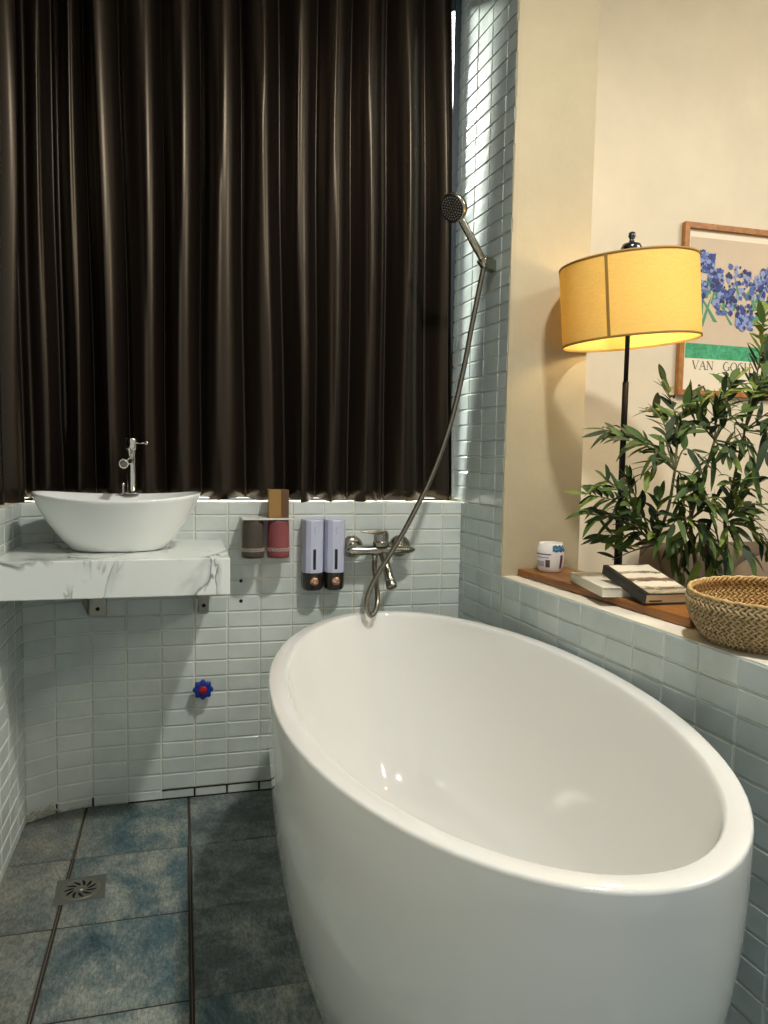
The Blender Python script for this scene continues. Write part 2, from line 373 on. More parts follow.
# ------------------------------------------------------------------ curtain
topc = [8,34,69,91,142,180,221,260,298,338,371,408,447]
botc = [18,48,80,112,150,182,220,271,300,332,367,404,449]
zt, zb = 2.66, SILL+.0045
def curtain():
    cm = MB()
    base = bez([(-.535,-.30,0),(-.53,.1,0),(-.525,.5,0),(-.512,.72,0),(-.475,.875,0),(-.39,.925,0),(-.28,.938,0),(-.1,.94,0),(.2,.94,0),(.5,.94,0),(.75,.937,0),(.9,.93,0)], 24)
    # arc length table
    L = [0]
    for i in range(1,len(base)): L.append(L[-1]+(base[i]-base[i-1]).length)
    def at_s(s):
        s = max(0,min(L[-1]-1e-6,s)); lo = 0
        while L[lo+1] < s: lo += 1
        t = (s-L[lo])/(L[lo+1]-L[lo]); p = base[lo].lerp(base[lo+1],t); d = (base[lo+1]-base[lo]).normalized()
        return p, V((d.y,-d.x,0))
    def s_of_x(x):
        for i in range(len(base)-1):
            if base[i].x <= x <= base[i+1].x and base[i+1].y > .7: return L[i]+(x-base[i].x)/max(1e-6,base[i+1].x-base[i].x)*(L[i+1]-L[i])
        return L[-1]
    def xs(px, py): return aty(px,py,.93).x
    ct = [s_of_x(xs(p,0)) for p in topc]; cb = [s_of_x(xs(p,490)) for p in botc]
    s0 = min(ct[0],cb[0])
    extra = [.06,.16,.27,.37,.47,.57,.67,.77,.87,.97,1.06,1.14]
    extra = [e for e in extra if e < s0-.06]
    ct = extra+ct; cb = extra+cb
    endt, endb = s_of_x(.828), s_of_x(.866)
    NZ = 44; rows = []
    rr = random.Random(11)
    amp = [rr.uniform(.8,1.15) for _ in ct]; sec = [rr.uniform(.0,.22) for _ in range(len(ct)+1)]; warp = [rr.uniform(-.07,.07) for _ in range(len(ct)+1)]; secp = [rr.uniform(.4,.62) for _ in range(len(ct)+1)]
    for iz in range(NZ+1):
        v = iz/NZ; z = zt+(zb-zt)*v
        # crest positions: bend once at 2/3
        k = min(1, max(0, (z-.95)/(2.53-.95))); k2 = 1-k
        cs = [a*k+b*k2 for a,b in zip(ct,cb)]; end = endt*k+endb*k2
        row = []
        knots = [0]+cs+[end]
        for q in range(len(knots)-1):
            a, b = knots[q], knots[q+1]; n = 24
            for j in range(n + (1 if q == len(knots)-2 else 0)):
                f = j/n; s = a+(b-a)*f; p, nn = at_s(s)
                aL = amp[q-1] if q > 0 else .5; aR = amp[q] if q < len(amp) else .3
                fw_ = f + warp[min(q,len(warp)-1)]*math.sin(2*PI*f)
                A_ = (aL if fw_ < .5 else aR)
                h = A_*abs(math.cos(PI*fw_))**1.15
                if b-a > .09: h += sec[min(q,len(sec)-1)]*math.exp(-((f-secp[min(q,len(sec)-1)])/.05)**2)
                fl = .066*min(1,(b-a)/.10)*(1+.1*math.sin(7*v+q)) * h - .030
                if q == len(knots)-2: fl += .012*f
                zz = z
                if iz == NZ: zz = zb + .004*math.sin(q*2.1+f*6.28) + .003*math.sin(q*5.3) + (.004 if f>.3 and f<.7 else 0) - (0.014 if p.x < -.46 else 0)
                row.append(V((p.x,p.y,0))+nn*fl+V((.002*math.sin(9*v+q),0,zz)))
        rows.append(row)
    cm.rings(rows, 0, False, False, True, closed=False)
    o = cm.build('curtain', M_curt)
    sd = o.modifiers.new('thick','SOLIDIFY'); sd.thickness = .0015; sd.offset = 0
    return o
tag(curtain(), 'dark brown satin blackout curtain in vertical folds hanging over the window behind the basin', 'curtain')

# ------------------------------------------------------------------ bathtub
TC = V((.5475,.009)); TA, TB, TR, TH_ = .765, .382, .036, .600
def tring(da, db, z, n=96):
    a, b = TA-da, TB-db; out = []
    for i in range(n):
        t = 2*PI*i/n; X = b*math.cos(t); Y = a*math.sin(t)
        if X < 0: X *= 1+.034*(X/b)**2
        if X < 0 and Y < 0: 
            k = 1+.025*abs(math.sin(2*t)); X *= k; Y *= 1+.01*abs(math.sin(2*t))
        out.append(V((TC.x+X+Y*TR, TC.y+Y-X*TR, z)))
    return out
prof = []
for i in range(0,15):
    z = TH_*i/15; k = (1-z/TH_)**2.5; prof.append((.205*k,.085*k,z+(.0 if i else 0)))
rim = [(.000,TH_-.006),(.0008,TH_-.0025),(.003,TH_-.0005),(.006,TH_),(.0335,TH_),(.0365,TH_-.0012),(.0395,TH_-.005),(.0415,TH_-.013)]
rings = [tring(a,b,z) for a,b,z in prof] + [tring(d,d,z) for d,z in rim]
inner = [(.055,.050,.53),(.075,.060,.46),(.105,.072,.38),(.145,.086,.30),(.19,.104,.22),(.235,.128,.165),(.28,.16,.13),(.34,.20,.112),(.45,.27,.105),(.6,.34,.102),(.75,.375,.101)]
rings += [tring(a,b,z) for a,b,z in inner]
tm = MB(); tm.rings(rings, 0, True, True, True)
tub = tm.build('bathtub', M_tub)
tag(tub, 'large white oval freestanding bathtub with a thick rim', 'bathtub')

# ------------------------------------------------------------------ countertop, brackets, basin
CT, CB, CF = .816, .722, .466
cm = MB(); cm.box((-.4545,CF,CB),(.100,.8955,CT))
# the back left corner follows the curved wall
o = cm.build('countertop', M_marble, bevel=.0025)
bm = bmesh.new(); bm.from_mesh(o.data)
geom = bmesh.ops.bisect_plane(bm, geom=bm.verts[:]+bm.edges[:]+bm.faces[:], plane_co=(-.374,.870,0), plane_no=V((-.50,.86,0)).normalized(), clear_outer=True)
ed = [e for e in geom['geom_cut'] if isinstance(e,bmesh.types.BMEdge)]; bmesh.ops.holes_fill(bm, edges=ed)
geom = bmesh.ops.bisect_plane(bm, geom=bm.verts[:]+bm.edges[:]+bm.faces[:], plane_co=(-.282,.895,0), plane_no=V((-.23,.97,0)).normalized(), clear_outer=True)
ed = [e for e in geom['geom_cut'] if isinstance(e,bmesh.types.BMEdge)]; bmesh.ops.holes_fill(bm, edges=ed)
bmesh.ops.recalc_face_normals(bm, faces=bm.faces); bm.to_mesh(o.data); bm.free()
tag(o, 'thick white marble countertop with grey veins carrying the oval basin', 'countertop')

def bracket(x, w, label):
    t = thing('shelf_bracket', label, 'bracket', (x,.896,CB), 'steel brackets under the marble countertop')
    m = MB(); m.box((-w/2,-.003,-.134),(w/2,0,0)); m.build('wall_plate', M_steel, t, bevel=.001)
    m = MB(); m.box((-w/2,-.36,-.004),(w/2,-.003,0)); m.add([(-w/2-.004,-.003,-.004),(-w/2-.004,-.003,-.13),(-w/2-.004,-.24,-.004),(-w/2-.001,-.003,-.004),(-w/2-.001,-.003,-.13),(-w/2-.001,-.24,-.004)],[(0,1,2),(3,4,5),(0,1,4,3),(1,2,5,4),(2,0,3,5)]); m.build('arm', M_steel, t, bevel=.001)
    m = MB(); m.lathe([(.0045,0),(.006,.001),(.0045,.004)],12,M=frame((0,-.003,-.112),(0,-1,0))); m.build('screw', M_blackm, t)
bracket(-.262,.05,'left steel bracket under the marble countertop, further from the bathtub')
bracket(.046,.03,'right steel bracket under the marble countertop, nearer the bathtub')

# basin: boat shaped vessel
BX, BY = -.184, .687
def bring(a, b, z, lift=0, dy=0, n=72, p=2.15):
    out = []
    for i in range(n):
        t = 2*PI*i/n; c, s = math.cos(t), math.sin(t)
        x = a*math.copysign(abs(c)**(2/p), c); y = b*math.copysign(abs(s)**(2/p), s)
        out.append(V((BX+x, BY+dy+y, z+lift*c*c - lift*.3*(1-c*c))))
    return out
bp = [(.108,.078,.8165,0),(.116,.086,.8175,0),(.125,.094,.824,.000),(.150,.112,.850,.002),(.178,.132,.886,.005),(.200,.150,.922,.008),(.213,.162,.950,.010),(.2165,.1655,.957,.011),(.2155,.1645,.9605,.011),(.212,.161,.9605,.011),(.209,.157,.956,.011)]
rr_ = [bring(a,b,z,l) for a,b,z,l in bp]
inn = [(.200,.132,.94,.008,-.018),(.182,.118,.91,.005,-.020),(.150,.098,.87,.002,-.020),(.105,.07,.845,0,-.02),(.05,.035,.838,0,-.02),(.02,.02,.837,0,-.02)]
rr_ += [bring(a,b,z,l,dy) for a,b,z,l,dy in inn]
m = MB(); m.rings(rr_)
bas = thing('basin', 'white ceramic oval vessel basin standing on the marble countertop', 'basin', (BX,BY,CT))
bo = m.build('bowl', M_cer); place(bas, bo)
m = MB(); m.lathe([(.0,.8385),(.020,.8385),(.022,.840),(.018,.8415),(.0,.842)], 20, M=Matrix.Translation((BX,BY-.02,0)), cap0=False, cap1=False)
d = m.build('drain_cap', M_chrome); place(bas, d)
# small dark maker's mark on the inner rear wall
m = MB(); pm = V((-.193,BY+.1545,.9555))
for k, (w, hh) in enumerate(((.004,.0045),(.005,.0045),(.003,.0045),(.0045,.0045))):
    x = pm.x-.011+.006*k
    m.box((x,pm.y-.0006,pm.z-hh/2-.002),(x+.0012,pm.y,pm.z+hh/2-.002)); m.box((x,pm.y-.0006,pm.z+hh/2-.0031),(x+w,pm.y,pm.z+hh/2-.002))
    if k != 2: m.box((x,pm.y-.0006,pm.z-.0026),(x+w*.8,pm.y,pm.z-.0016))
mk = m.build('mark', M_black); place(bas, mk); mk['label'] = 'small dark lettering'

# basin tap on the rear deck
tx, ty, tz = -.160, .838, .9585
tap = thing('basin_tap', 'slim chrome pillar tap at the back of the oval basin', 'tap', (tx,ty,tz))
def tp(m, name, mt=M_chrome, par=None):
    o = m.build(name, mt, None, bevel=.0006); place(tap, o)
    return o
m = MB(); m.lathe([(.022,0),(.022,.003),(.016,.006),(.0135,.01),(.0135,.125),(.015,.128),(.0175,.13),(.0175,.156),(.0165,.160),(.0,.161)], 28, M=Matrix.Translation((tx,ty,tz)), cap1=False); tp(m,'body')
m = MB(); s0 = V((tx-.002,ty-.01,tz+.098)); s1 = V((tx-.014,ty-.10,tz+.088)); d = (s1-s0)
m.tube([s0, s0+d*.5, s0+d*.9, s1], [.0105,.0105,.011,.0135], 20); tp(m,'spout')
m = MB(); m.lathe([(.010,0),(.010,.002),(.006,.0025)], 20, M=frame(s1,d)); tp(m,'aerator',M_steel)
m = MB(); m.tube([(tx+.015,ty,tz+.146),(tx+.04,ty-.005,tz+.148)], .0028, 10)
m.lathe([(.003,0),(.0065,.003),(.007,.008),(.004,.012),(0,.0125)], 14, M=frame((tx+.036,ty-.004,tz+.148),(1,-.1,.05)), cap1=False); tp(m,'lever')
m = MB(); m.lathe([(.003,0),(.003,.02),(.0055,.022),(.0055,.028),(.002,.031)], 12, M=Matrix.Translation((tx-.022,ty-.006,tz+.003))); tp(m,'pop_up_knob')

# ------------------------------------------------------------------ stop valve
vp_ = aty(203,690,.86)
val = thing('stop_valve', 'small blue hand wheel valve with red centre on the tiled wall', 'valve', (vp_.x,.897,vp_.z))
m = MB(); m.lathe([(.011,0),(.011,.004),(.007,.006),(.007,.026),(.004,.028),(.004,.034)], 16, M=frame((0,0,0),(0,-1,0))); m.build('stem', M_steel, val)
m = MB(); rs = []
n = 96
for (r, z) in ((.6,.024),(.93,.024),(1,.028),(1,.036),(.92,.040),(.55,.038)):
    rs.append([frame((0,0,0),(0,-1,0))@V((r*(.0285+.0028*math.cos(8*2*PI*i/n))*math.cos(2*PI*i/n), r*(.0285+.0028*math.cos(8*2*PI*i/n))*math.sin(2*PI*i/n), z)) for i in range(n)])
m.rings(rs); m.build('hand_wheel', mat('blue plastic','0b2f8c',.3), val)
m = MB(); m.lathe([(.013,.036),(.013,.041),(.010,.043),(0,.0435)], 20, M=frame((0,0,0),(0,-1,0)), cap1=False); m.build('centre_cap', mat('red plastic','9c1420',.35), val)

# ------------------------------------------------------------------ cups on their rack, box, dispensers
WF = .8965
def wx(px, py, Y): return aty(px,py,Y)
rack = thing('cup_rack', 'white wall rack holding two upturned tumblers under the window sill', 'rack', (.235,WF,.86))
def plate(m, lo, hi): m.box(lo, hi)
a = aty(241,517,.88); b = aty(290,549,.88)
m = MB(); m.box((a.x-.002,.885,b.z-.03),(b.x+.004,WF,a.z+.001)); m.box((a.x-.002,.806,a.z-.004),(b.x+.002,.885,a.z+.001))
o = m.build('bracket', mat('white plastic','cfd0ca',.35), bevel=.003); place(rack, o)
def tumbler(cx, cy, zt_, hh, col, label):
    mt = mat('tinted tumbler', col, .08, Transmission_Weight=.7, IOR=1.2)
    m = MB(); r = .0345
    m.lathe([(.0,0),(r*.80,0),(r*.90,-.004),(r*.94,-.012),(r,-hh+.012),(r*1.0,-hh),(r*.93,-hh),(r*.9,-hh+.01),(r*.85,-.012),(.0,-.008)], 28, cap0=False, cap1=False)
    t = thing('tumbler', label, 'tumbler', (cx,cy,zt_), 'upturned tinted tumblers on the wall rack')
    m.build('cup', mt, t)
    m = MB()   # embossed wave ring low on the cup
    for ring in range(2):
        pts = [( (r*1.012)*math.cos(2*PI*i/48), (r*1.012)*math.sin(2*PI*i/48), -hh+.022+.006*ring+.0025*math.sin(i*1.9+ring)) for i in range(49)]
        m.tube(pts, .0013, 6, cap=False)
    w = m.build('embossed_band', mat('frosted band','b9b2a6',.4), t); w['label'] = 'pale frosted band'
    return t
ca = aty(253,521,.835); cb_ = aty(278,521,.835)
tumbler(ca.x,.838,a.z-.0045,.115,'877d70','smoky grey upturned tumbler on the left of the wall rack')
tumbler(cb_.x+.002,.838,a.z-.0045,.115,'cc8083','pinkish red upturned tumbler on the right of the wall rack')
# brown box on top of the rack
c0 = aty(268,516,.85); c1 = aty(288,516,.85)
M_box = mat('brown card', '94703a', .5); M_box2 = mat('dark brown card', '5e4020', .5)
bx = thing('carton', 'slim golden brown box standing upright on the cup rack', 'box', ((c0.x+c1.x)/2,.85,a.z+.0012))
hb = aty(278,489,.85).z-a.z-.002
Mr = Matrix.Rotation(.0,4,'Z'); w2 = (c1.x-c0.x)/2
m = MB(); m.box((-w2,-.022,0),(w2*.22,.022,hb)); m.build('case', M_box, bx, bevel=.001)
m = MB(); m.box((w2*.22,-.018,0),(w2,.022,hb*.995)); o = m.build('side_face', M_box2, bx, bevel=.001); o['label'] = 'darker brown side'  # right face of the box, a separate block in darker brown

M_lav = mat('lavender plastic', 'b9bdd2', .3); M_rose = mat('rose gold', 'd2a184', .2, .8)
M_base = mat('black gloss base', '25201c', .2)
disp = []
def dispenser():
    W2, H_, D = .0325, .224, .066
    t = thing('soap_dispenser', 'x', 'soap dispenser', (0,0,0))
    def rr(w, d, z, k=5):
        # half-octagonal front, flat back at y=0
        pts = [(-w,0),(-w,-d*.62),(-w*.78,-d*.88),(-w*.36,-d),(w*.36,-d),(w*.78,-d*.88),(w,-d*.62),(w,0)]
        return [V((x,y,z)) for x,y in pts]
    m = MB(); m.rings([rr(W2,D,.056),rr(W2,D,H_-.004),rr(W2*.96,D*.96,H_)], smooth=False); m.build('tank', M_lav, t, bevel=.0025)
    m = MB(); m.rings([rr(W2*.84,D*.86,0),rr(W2*.93,D*.95,.006),rr(W2*.97,D*.985,.02),rr(W2*.97,D*.985,.0555)], smooth=False); m.build('base', M_base, t, bevel=.002)
    m = MB(); m.lathe([(.0,0),(.0135,0),(.0135,.004),(.0115,.0065),(0,.007)], 24, M=frame((0,-D*.985,.031),(0,-1,0)), cap0=False, cap1=False); m.build('push_button', M_rose, t)
    m = MB(); m.box((-.0045,-D-.0012,.068),(.0045,-D+.001,.132)); m.build('level_window', M_black, t, bevel=.0009)
    m = MB(); pts = [(.003*math.sin(i*1.1),-D-.0004,.178+.0032*i) for i in range(9)]; m.tube(pts,.0007,5); m.tube([(-.003,-D-.0004,.19),(.004,-D-.0004,.203)],.0006,5)
    o = m.build('script_mark', mat('grey print','8d92ab',.5), t); o['label'] = 'small grey handwritten mark'
    return t
def dup(r, loc):
    q = r.copy(); C.objects.link(q); q.location = loc
    for ch in r.children:
        c = ch.copy(); C.objects.link(c); c.parent = q
    return q
d1 = dispenser(); pz = aty(312,587,.83)
e1 = aty(315,552,.825); e2 = aty(336.5,552,.825)
zb_ = aty(323,591.5,.825).z
d1.location = (e1.x,WF,zb_); d2 = dup(d1,(e2.x+.0005,WF,zb_))
for t, l in ((d1,'lavender wall soap dispenser with black base, the one beside the pink tumbler'),(d2,'lavender wall soap dispenser with black base, the one beside the bath mixer')):
    t['label'] = l; t['group'] = 'lavender soap dispensers on the wall'

# ------------------------------------------------------------------ bath mixer
mix = thing('bath_mixer', 'brushed metal wall mixer tap above the far end of the bathtub', 'mixer tap', (.59,WF,.782))
def mp_(m, name, mt=M_nickel, bv=.0008):
    o = m.build(name, mt, None, bevel=bv); place(mix, o); return o
zc = .783
for s, X in ((-1,.512),(1,.672)):
    m = MB(); m.lathe([(.036,0),(.036,.003),(.032,.010),(.022,.018),(.0,.019)], 28, M=frame((X,WF,zc+.004),(0,-1,0)), cap1=False)
    m.tube([(X,WF-.012,zc+.004),(X,WF-.03,zc+.003),(X-s*.004,.845,zc)], [.016,.015,.017], 16); mp_(m,'wall_flange')
m = MB()
def ovr(x, h, d): return [V((x, .838+d*math.cos(2*PI*i/20), zc-.002+h*math.sin(2*PI*i/20))) for i in range(20)]
m.rings([ovr(.478,.006,.008),ovr(.486,.014,.016),ovr(.50,.017,.019),ovr(.55,.015,.019),ovr(.60,.019,.021),ovr(.64,.015,.019),ovr(.685,.013,.016),ovr(.702,.008,.010),ovr(.708,.003,.004)]); mp_(m,'body')
hx = aty(381,545,.835).x
m = MB(); m.lathe([(.026,0),(.0265,.014),(.0235,.016),(.0245,.036),(.023,.043),(.0,.044)], 26, M=Matrix.Translation((hx,.835,zc+.012)), cap1=False); mp_(m,'cartridge_cover')
l1 = aty(361,531.5,.80)
m = MB(); pts = [V((hx+.016,.835,zc+.056)), V((hx-.005,.828,zc+.058)), V((hx-.03,.815,zc+.056)), V((l1.x,.80,l1.z))]
rs = []
for i, p in enumerate(pts):
    w = (.019,.018,.012,.007)[i]; hh = (.006,.006,.0035,.0025)[i]
    rs.append([p+V((0,-w,-hh)),p+V((0,w,-hh)),p+V((0,w,hh)),p+V((0,-w,hh))])
m.rings(rs, smooth=False); mp_(m,'lever',bv=.0018)
sp0 = V((hx+.004,.83,zc-.008)); sp1 = aty(391,584,.765)
m = MB(); m.tube([sp0, sp0.lerp(sp1,.35)+V((0,-.004,.0)), sp0.lerp(sp1,.8), sp1], [.013,.0135,.0145,.015], 18); mp_(m,'spout')
m = MB(); dd = (sp1-sp0).normalized(); m.lathe([(.0165,-.008),(.0170,.0),(.0170,.012),(.011,.014),(.011,.01)], 20, M=frame(sp1,dd)); mp_(m,'aerator',M_steel)
ho = aty(375,560,.835)
m = MB(); m.lathe([(.010,0),(.010,-.012),(.0085,-.014),(.0085,-.03)], 16, M=Matrix.Translation((ho.x,.838,zc-.012))); mp_(m,'hose_outlet')

# hose
hp = [(V((ho.x,.838,zc-.036)))]
for px, py, Y in ((374.5,568,.815),(376.5,584,.77),(377.5,600,.725),(375.5,611,.708),(371,615.5,.703),(367,609,.702),(368.5,594,.703),(378,574,.706),(391,553,.71),(409,522,.715),(432,475,.715),(450,425,.712),(463,372,.707),(472,325,.703),(479,290,.697),(483.5,268,.69)):
    hp.append(aty(px,py,Y))
def hose_mat():
    m = mat('ribbed metal hose', '8c877a', .3, 1); return m
hc = bez(hp, 14); m = MB()
# ribbed spiral sheath
tot = [0]
for i in range(1,len(hc)): tot.append(tot[-1]+(hc[i]-hc[i-1]).length)
fine = []; step = .0022; s = 0; i = 0
while s < tot[-1]:
    while tot[i+1] < s: i += 1
    fine.append(hc[i].lerp(hc[i+1],(s-tot[i])/(tot[i+1]-tot[i]))); s += step
m.tube(fine, [(.0082 if k%2 else .0072) for k in range(len(fine))], 10)
tag(m.build('shower_hose', hose_mat()), 'ribbed metal hose hanging from the hand shower down to the bath mixer', 'hose')

# hand shower
he = V(aty(484,262,.69)); hd = V(aty(454.5,207,.645))
ax = (hd-he).normalized()
hs = thing('hand_shower', 'round dark faced hand shower resting in a holder on the tiled wall', 'hand shower', he)
m = MB(); L_ = (hd-he).length
m.tube([he-ax*.012, he, he+ax*.02, he+ax*.06, he+ax*(L_-.045), he+ax*(L_-.03)], [.0075,.0095,.0105,.0115,.0105,.010], 16); o = m.build('handle', M_nickel); place(hs,o)
fn = V((-.72,-.52,-.48)).normalized()          # spray face looks towards the room and down
hc0 = hd
Mh = frame(hc0, fn, ax)
m = MB(); m.lathe([(.0,-.022),(.018,-.021),(.034,-.012),(.0405,-.003),(.0415,.006),(.041,.013),(.037,.0155)], 40, M=Mh, cap0=False); o = m.build('head', M_nickel); place(hs,o)
m = MB(); m.lathe([(.0365,.0150),(.0365,.0165)], 36, M=Mh); o = m.build('spray_face', mat('dark rubber face','1d1b18',.5)); place(hs,o)
m = MB()
for r, k in ((0,1),(.008,6),(.0155,12),(.023,18),(.0305,24)):
    for i in range(k):
        an = 2*PI*i/k; m.lathe([(.0021,.0164),(.0017,.0182)], 7, M=Mh@Matrix.Translation((r*math.cos(an),r*math.sin(an),0)))
o = m.build('nozzles', mat('grey nozzle rubber','7d7a70',.4)); place(hs,o)
# holder
hw = V((rx(.71)-.0005,.71,he.z-.004))
sh = thing('shower_holder', 'angled metal shower holder fixed to the tiled wall below the shower head', 'shower holder', hw)
m = MB(); m.tube([hw+V((.0,0,0)), hw+V((-.008,0,0))], [.017,.015], 20); o = m.build('wall_plate', M_nickel); place(sh,o)
m = MB(); rs = []
for k in range(5):
    c = hw.lerp(he, k/4*1.02); w = .015+.004*(k/4)
    rs.append([c+V((0,-w,-.019)),c+V((0,w,-.019)),c+V((0,w,.014)),c+V((0,-w,.014))])
m.rings(rs, smooth=False)
m.tube([he-ax*.014, he+ax*.012], [.017,.019], 20); o = m.build('cradle', M_nickel, None, bevel=.0015); place(sh,o)

# ------------------------------------------------------------------ floor drain
dc = (-.262,.447)
dr = thing('floor_drain', 'round metal floor drain in a square plate near the left wall', 'drain', (dc[0],dc[1],0), rot=(0,0,.06))
m = MB(); m.box((-.058,-.056,-.002),(.058,.056,.0008)); m.build('surround', mat('worn stone plate','5d5f57',.6), dr, bevel=.0015)
m = MB(); n = 80
m.lathe([(.046,.0004),(.046,.002),(.043,.0026),(.041,.0012)], 48, cap0=False, cap1=False)
m.lathe([(.041,.0012),(.0,.0012)], 48, cap0=False, cap1=False)
m.lathe([(.010,.0015),(.010,.003),(.0,.0034)], 24, cap0=False, cap1=False)
m.build('grate', mat('worn steel','8b8a7e',.35,.7), dr)
m = MB()
for k in range(11):
    an = 2*PI*k/11; pts = []
    for j in range(9):
        u = j/8; r = .016+.022*u; a_ = an+.35*u; w = .0032*math.sin(PI*(.12+.8*u))+.0008
        pts.append((r,a_,w))
    up = [V((r*math.cos(a_)-w*math.sin(a_), r*math.sin(a_)+w*math.cos(a_), .0016)) for r,a_,w in pts]
    dn = [V((r*math.cos(a_)+w*math.sin(a_), r*math.sin(a_)-w*math.cos(a_), .0016)) for r,a_,w in pts]
    vs = up+dn; m.add(vs, [(j,j+1,9+j+1,9+j) for j in range(8)], 0)
m.build('slots', mat('black slot','050505',.9), dr)

# ------------------------------------------------------------------ wooden board on the ledge
def brd(px, py): p = atz(px,py,.751); return (p.x,p.y)
P0 = V((.957,.598)); P1 = V((1.128,.598)); yb = -.112
fx = lambda Y: .957+(.598-Y)*.094; bx_ = lambda Y: 1.128+(.598-Y)*.075
m = MB(); vs = []
for z in (LZ+.001,LZ+.023): vs += [(fx(.598),.598,z),(bx_(.598),.598,z),(bx_(yb),yb,z),(fx(yb),yb,z)]
m.add(vs, [(0,1,2,3),(4,5,6,7),(0,1,5,4),(1,2,6,5),(2,3,7,6),(3,0,4,7)])
tag(m.build('wooden_board', M_board, None, bevel=.004, seg=3), 'long reddish brown wooden board lying along the tiled ledge', 'board')
BZ = LZ+.023

# cup with print
cx_, cy_ = 1.015, .502
mc = atz(550,570,BZ)
dpos = mc + (mc-CP).normalized()*.03
t = thing('mug', 'small white printed cup standing on the far end of the wooden board', 'cup', (mc.x-.012,mc.y-.022,BZ+.0003))
R_ = .038
def cr_(z): # cup radius by height
    u = z/.085; return R_*(.78+.30*math.sin(PI*(.12+.62*u)))*(1 if u < .8 else 1-.10*(u-.8)/.2)
m = MB(); pr = [(cr_(0)*.9,0),(cr_(0),.003)]+[(cr_(z),z) for z in (.01,.02,.03,.04,.05,.06,.068,.076,.083)]+[(cr_(.083)-.001,.085),(cr_(.083)-.003,.084),(cr_(.06)-.003,.06),(cr_(.03)-.003,.03),(cr_(.01)-.006,.008),(0,.006)]
m.lathe(pr, 40, cap1=False); m.build('shell', mat('glazed white cup','e6e2dc',.25), t)
def patch(a0, a1, z0, z1, mt, name, lab=None, wob=0):
    m = MB(); n = 12; rs = []
    for j in range(5):
        z = z0+(z1-z0)*j/4
        rs.append([V(((cr_(z)+.0005)*math.cos(a0+(a1-a0)*i/n), (cr_(z)+.0005)*math.sin(a0+(a1-a0)*i/n), z+wob*math.sin(i*1.7+j))) for i in range(n+1)])
    m.rings(rs, 0, False, False, True, closed=False); o = m.build(name, mt, t)
    if lab: o['label'] = lab
va = math.atan2(CP.y-mc.y, CP.x-mc.x)
patch(va-1.3,va+.05,.052,.056,mat('violet print','6f6492',.4),'violet_band')
patch(va-1.1,va-.1,.043,.046,mat('violet print','8d84a8',.4),'violet_line')
patch(va-.35,va-.02,.016,.038,mat('dark print','4a3a44',.4),'dark_panel')
patch(va-1.2,va-.45,.018,.034,mat('pale violet print','a39fb4',.4),'pale_panel')
patch(va+.15,va+1.35,.062,.080,mat('blue print','2c5d86',.4),'blue_flourish', wob=.002)
patch(va+.75,va+1.0,.012,.052,mat('plum print','4b2440',.4),'plum_streak', wob=.001)
patch(va+.3,va+.6,.067,.074,mat('teal print','5aa3a8',.4),'teal_spot', wob=.001)

# ------------------------------------------------------------------ books
M_page = mat('page edges','dccba6',.8); M_white = mat('off white cover','d6d0bd',.5)
nP = atz(602,597.5,BZ); fP = V((1.000,.345))
u = V((fP.x-nP.x, fP.y-nP.y,0)); ln = u.length; u.normalize(); w = V((u.y,-u.x,0))
bk = thing('book', 'off white paperback book lying flat on the board under the black bordered book', 'book', (nP.x,nP.y,BZ+.0005))
ang = math.atan2(u.y,u.x)
def bookparts(t, L_, W_, T_, cov, pages, M=Matrix.Identity(4), lip=.0):
    m = MB(); m.box((0,-W_,0),(L_,0,.0015),0,M); m.box((0,-W_,T_-.0015),(L_,0,T_),0,M); m.box((0,-.002,.0015),(L_,0,T_-.0015),0,M)
    m.build('cover', cov, t, bevel=.0006)
    m = MB(); m.box((.002+lip,-W_+.002+lip,.0016),(L_-.002-lip,-.0021,T_-.0016),0,M); m.build('pages', pages, t)
bk.rotation_euler = (0,0,ang)
bookparts(bk, .235, .155, .024, M_white, mat('pale pages','cdc9b8',.8))
# black bordered book, leaning on the first
n0 = atz(645,606,BZ+.001)
un = V((.0,1,0)); 
b0 = V((1.006,.026,BZ+.0028))
t = thing('book', 'black bordered book with a sketchy landscape cover, propped on the off white book', 'book', b0)
far = V((1.012,.205,.0)); d_ = V((far.x-b0.x, far.y-b0.y, 0)); hor = d_.length
slope = .205
t.rotation_euler = (0,0,math.atan2(d_.y,d_.x))
Mt = Matrix.Rotation(-math.atan(slope),4,'Y')
LB, WB, TB_ = .200, .128, .024
M_cov = mat('black cover','17140f',.35)
bookparts(t, LB, WB, TB_, M_cov, M_page, Mt, .001)
def art():
    m = mat('landscape print','d8ccb0',.4); n, L, b = nodes(m)
    tc = N(m,'ShaderNodeTexCoord'); sx = N(m,'ShaderNodeSeparateXYZ'); L.new(tc.outputs['Object'], sx.inputs[0])
    nz = noise(m, 60, 5, .7, .6, sc=(1,.5,1)); 
    a1 = N(m,'ShaderNodeMath', operation='MULTIPLY_ADD'); a1.inputs[1].default_value = .05; L.new(nz.outputs['Fac'], a1.inputs[0]); L.new(sx.outputs['X'], a1.inputs[2])
    r = ramp(m, [(.0,'2b241d'),(.10,'b8a98a'),(.17,'4a3a30'),(.23,'dcd0b4'),(.36,'ddd2b8'),(.40,'5a4438'),(.47,'8a7058'),(.50,'d9cbb0'),(.62,'d9ceb2'),(.66,'3a2f26'),(.71,'ded3b8'),(1,'e2d7bd')])
    mr = N(m,'ShaderNodeMapRange'); mr.inputs[1].default_value = .02; mr.inputs[2].default_value = .23; L.new(a1.outputs[0], mr.inputs[0]); L.new(mr.outputs[0], r.inputs[0]); L.new(r.outputs[0], b.inputs['Base Color']); return m
m = MB(); m.box((.004,-WB+.004,TB_),(LB-.006,-.012,TB_+.0004),0,Mt); m.build('cover_print', art(), t)
